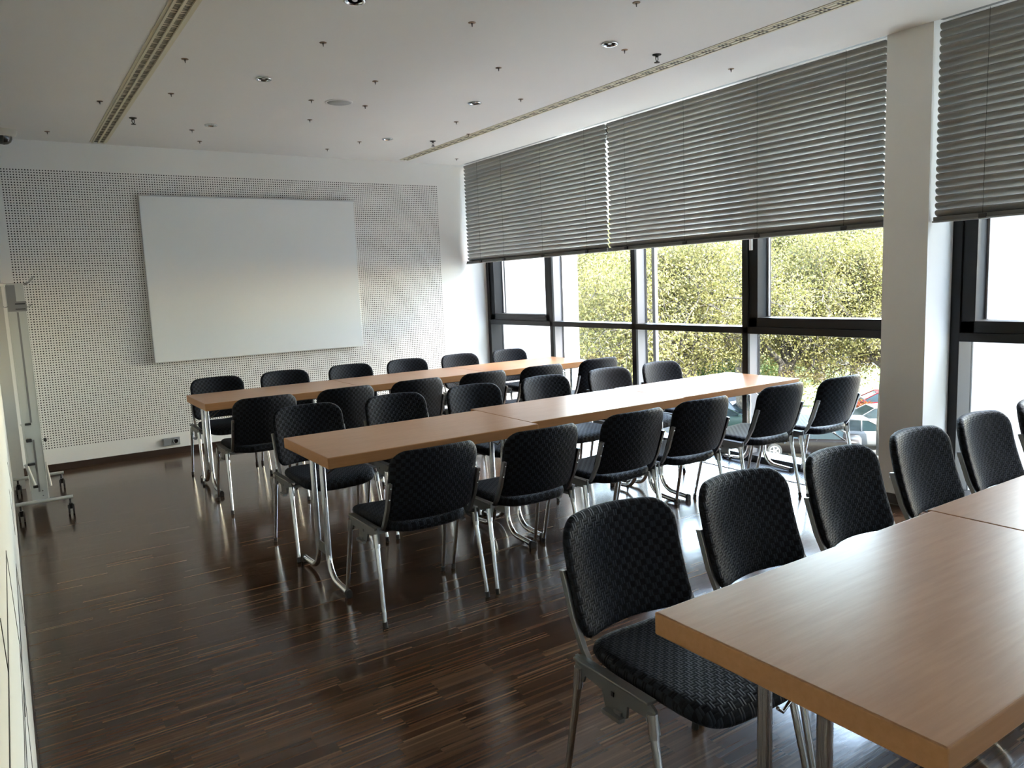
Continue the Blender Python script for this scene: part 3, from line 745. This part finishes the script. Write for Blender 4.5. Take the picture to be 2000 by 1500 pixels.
for i, (px, dist, sc, lab) in enumerate(BU):
    o = bg_ if i == 0 else copy_tree(bg_); p = ray(px, dist); o.location = (p.x, p.y, GZ); o.scale = (sc, sc, sc); o.rotation_euler = (0, 0, i * 1.3)
    tag(o, 'round fresh green shrub below the trees, ' + lab, 'shrub', 'green shrubs below the trees')
p = gpt(1684, 820, GZ); br_.location = (p.x, p.y, GZ); tag(br_, 'red and yellow flowering shrub beside the red car', 'shrub')

# cars: local x forward, built from cross sections
def make_car(paint, L=4.5, W=1.78, H=1.43, hatch=False):
    r = empty('car'); h = L / 2
    secs = [(-h, .42, .80, .72), (-h + .12, .28, .95, .84), (-h + .75, .24, 1.00, .88), (-.6, .22, .98, .89), (.7, .22, .95, .89), (h - .8, .24, .88, .86), (h - .2, .28, .74, .80), (h, .40, .62, .66)]
    mb = MB(); ring = []
    for x, z0, z1, hw in secs:
        hw = hw * W / 1.78
        ring += [(x, -hw * .92, z0), (x, -hw, z0 + .12), (x, -hw, z1 - .16), (x, -hw * .93, z1 - .03), (x, -hw * .5, z1), (x, hw * .5, z1), (x, hw * .93, z1 - .03), (x, hw, z1 - .16), (x, hw, z0 + .12), (x, hw * .92, z0)]
    n = 10; mb.add(ring, [(i * n + k, i * n + (k + 1) % n, (i + 1) * n + (k + 1) % n, (i + 1) * n + k) for i in range(len(secs) - 1) for k in range(n)] , True)
    mb.add(ring[:n], [tuple(reversed(range(n)))]); mb.add(ring[-n:], [tuple(range(n))])
    mb.build('body', paint, r)
    rb = (-h + .25) if hatch else (-h + .65)
    prof = [(rb, .92), (rb + (.35 if hatch else .75), H - .04), (-.35, H), (.35, H - .03), (1.25, .92)]
    def cab(sc, top, name, m_):
        q = MB(); v = []
        for x, z in prof:
            f = (z - .92) / (H - .92); hw = W / 2 * (.93 - .20 * f) * sc
            v += [(x, -hw, z), (x, hw, z)]
        fs = [(2 * i, 2 * i + 2, 2 * i + 3, 2 * i + 1) for i in range(4)]; fs = [tuple(reversed(f)) for f in fs]
        q.add(v, fs + [tuple(range(0, 10, 2)), tuple(reversed(range(1, 10, 2)))]); return q.build(name, m_, r)
    cab(1, H, 'windows', 'car_glass')
    q = MB(); f = lambda z: W / 2 * (.93 - .20 * (z - .92) / (H - .92))
    for (xa, za), (xb, zb) in zip(prof[1:3], prof[2:4]):
        q.add([(xa, -f(za), za + .012), (xb, -f(zb), zb + .012), (xb, f(zb), zb + .012), (xa, f(za), za + .012)], [(0, 1, 2, 3)], True)
    for sy in (-1, 1):
        pp = [(x, sy * (f(z) + .004), z + .008) for x, z in prof]; q.tube(pp, .028, 6)
        q.tube([(.05, sy * (f(H - .02) + .004), H - .02), (.02, sy * (f(.92) + .004), .92)], .03, 6)
    q.build('roof', paint, r)
    for x in (-h + .85, h - .88):
        for sy in (-1, 1):
            y = sy * (W / 2 - .10)
            o = MB().tube([(x, y - .10, .32), (x, y + .11, .32)], .325, 24).build('wheel', 'tyre', r)
            q = MB().tube([(x, y + sy * .108, .32), (x, y + sy * .118, .32)], .075, 10)
            for k in range(5):
                a = k * 2 * PI / 5; q.tube([(x, y + sy * .115, .32), (x + .2 * math.cos(a), y + sy * .115, .32 + .2 * math.sin(a))], .03, 5)
            ringp = [(x + .21 * math.cos(a * PI / 10), y + sy * .112, .32 + .21 * math.sin(a * PI / 10)) for a in range(21)]; q.tube(ringp, .018, 5, cap=False)
            q.build('rim', 'rim', o)
    for sy in (-1, 1):
        MB().box(h - .22, h - .03, *sorted((sy * .48, sy * .76)), .56, .68).build('headlight', 'lamp_glass', r, bevel=.02)
        MB().box(.95, 1.08, *sorted((sy * W * .5, sy * (W * .5 + .16))), .9, 1.02).build('wing_mirror', paint, r, bevel=.03)
    return r
CARS = [('car_brown', 1578, 889, (-.52, .85), 'dark brown parked car with alloy wheels, seen between chair legs', {}),
        ('car_white', 1672, 873, (.62, -.60), 'white parked car behind the dark brown one', dict(hatch=True)),
        ('car_silver', 1712, 846, (-.75, .62), 'silver parked car next to the white pillar', {}),
        ('car_red', 1722, 812, (-.6, .75), 'red parked car beside the flowering shrub', dict(hatch=True)),
        ('car_green', 1395, 842, (.8, -.4), 'pale green parked car seen under the middle table', {}),
        ('car_grey', 1432, 828, (-.1, -1), 'blue-grey parked car facing the building behind the dark mullion', {})]
for paint, px, py, d_, lab, kw in CARS:
    o = make_car(paint, **kw); p = gpt(px, py, GZ); o.location = (p.x, p.y, GZ); o.rotation_euler = (0, 0, math.atan2(d_[1], d_[0])); tag(o, lab, 'car')
# distant pale building behind the trees
p = ray(1660, 100); bd = empty('office_building', (p.x, p.y, GZ), -.65, label='pale building glimpsed far behind the trees at the right', cat='building')
MB().box(-16, 16, 0, 10, 0, 7.5).build('building_wall', 'facade', bd); MB().box(-16.4, 16.4, -.4, 10.4, 7.5, 7.9).build('roof', 'roof', bd)
for k in range(10):
    for z in (1.2, 4.4): MB().box(-15 + k * 3.1, -13.2 + k * 3.1, -.06, .05, z, z + 1.8).build('window', 'car_glass', bd)
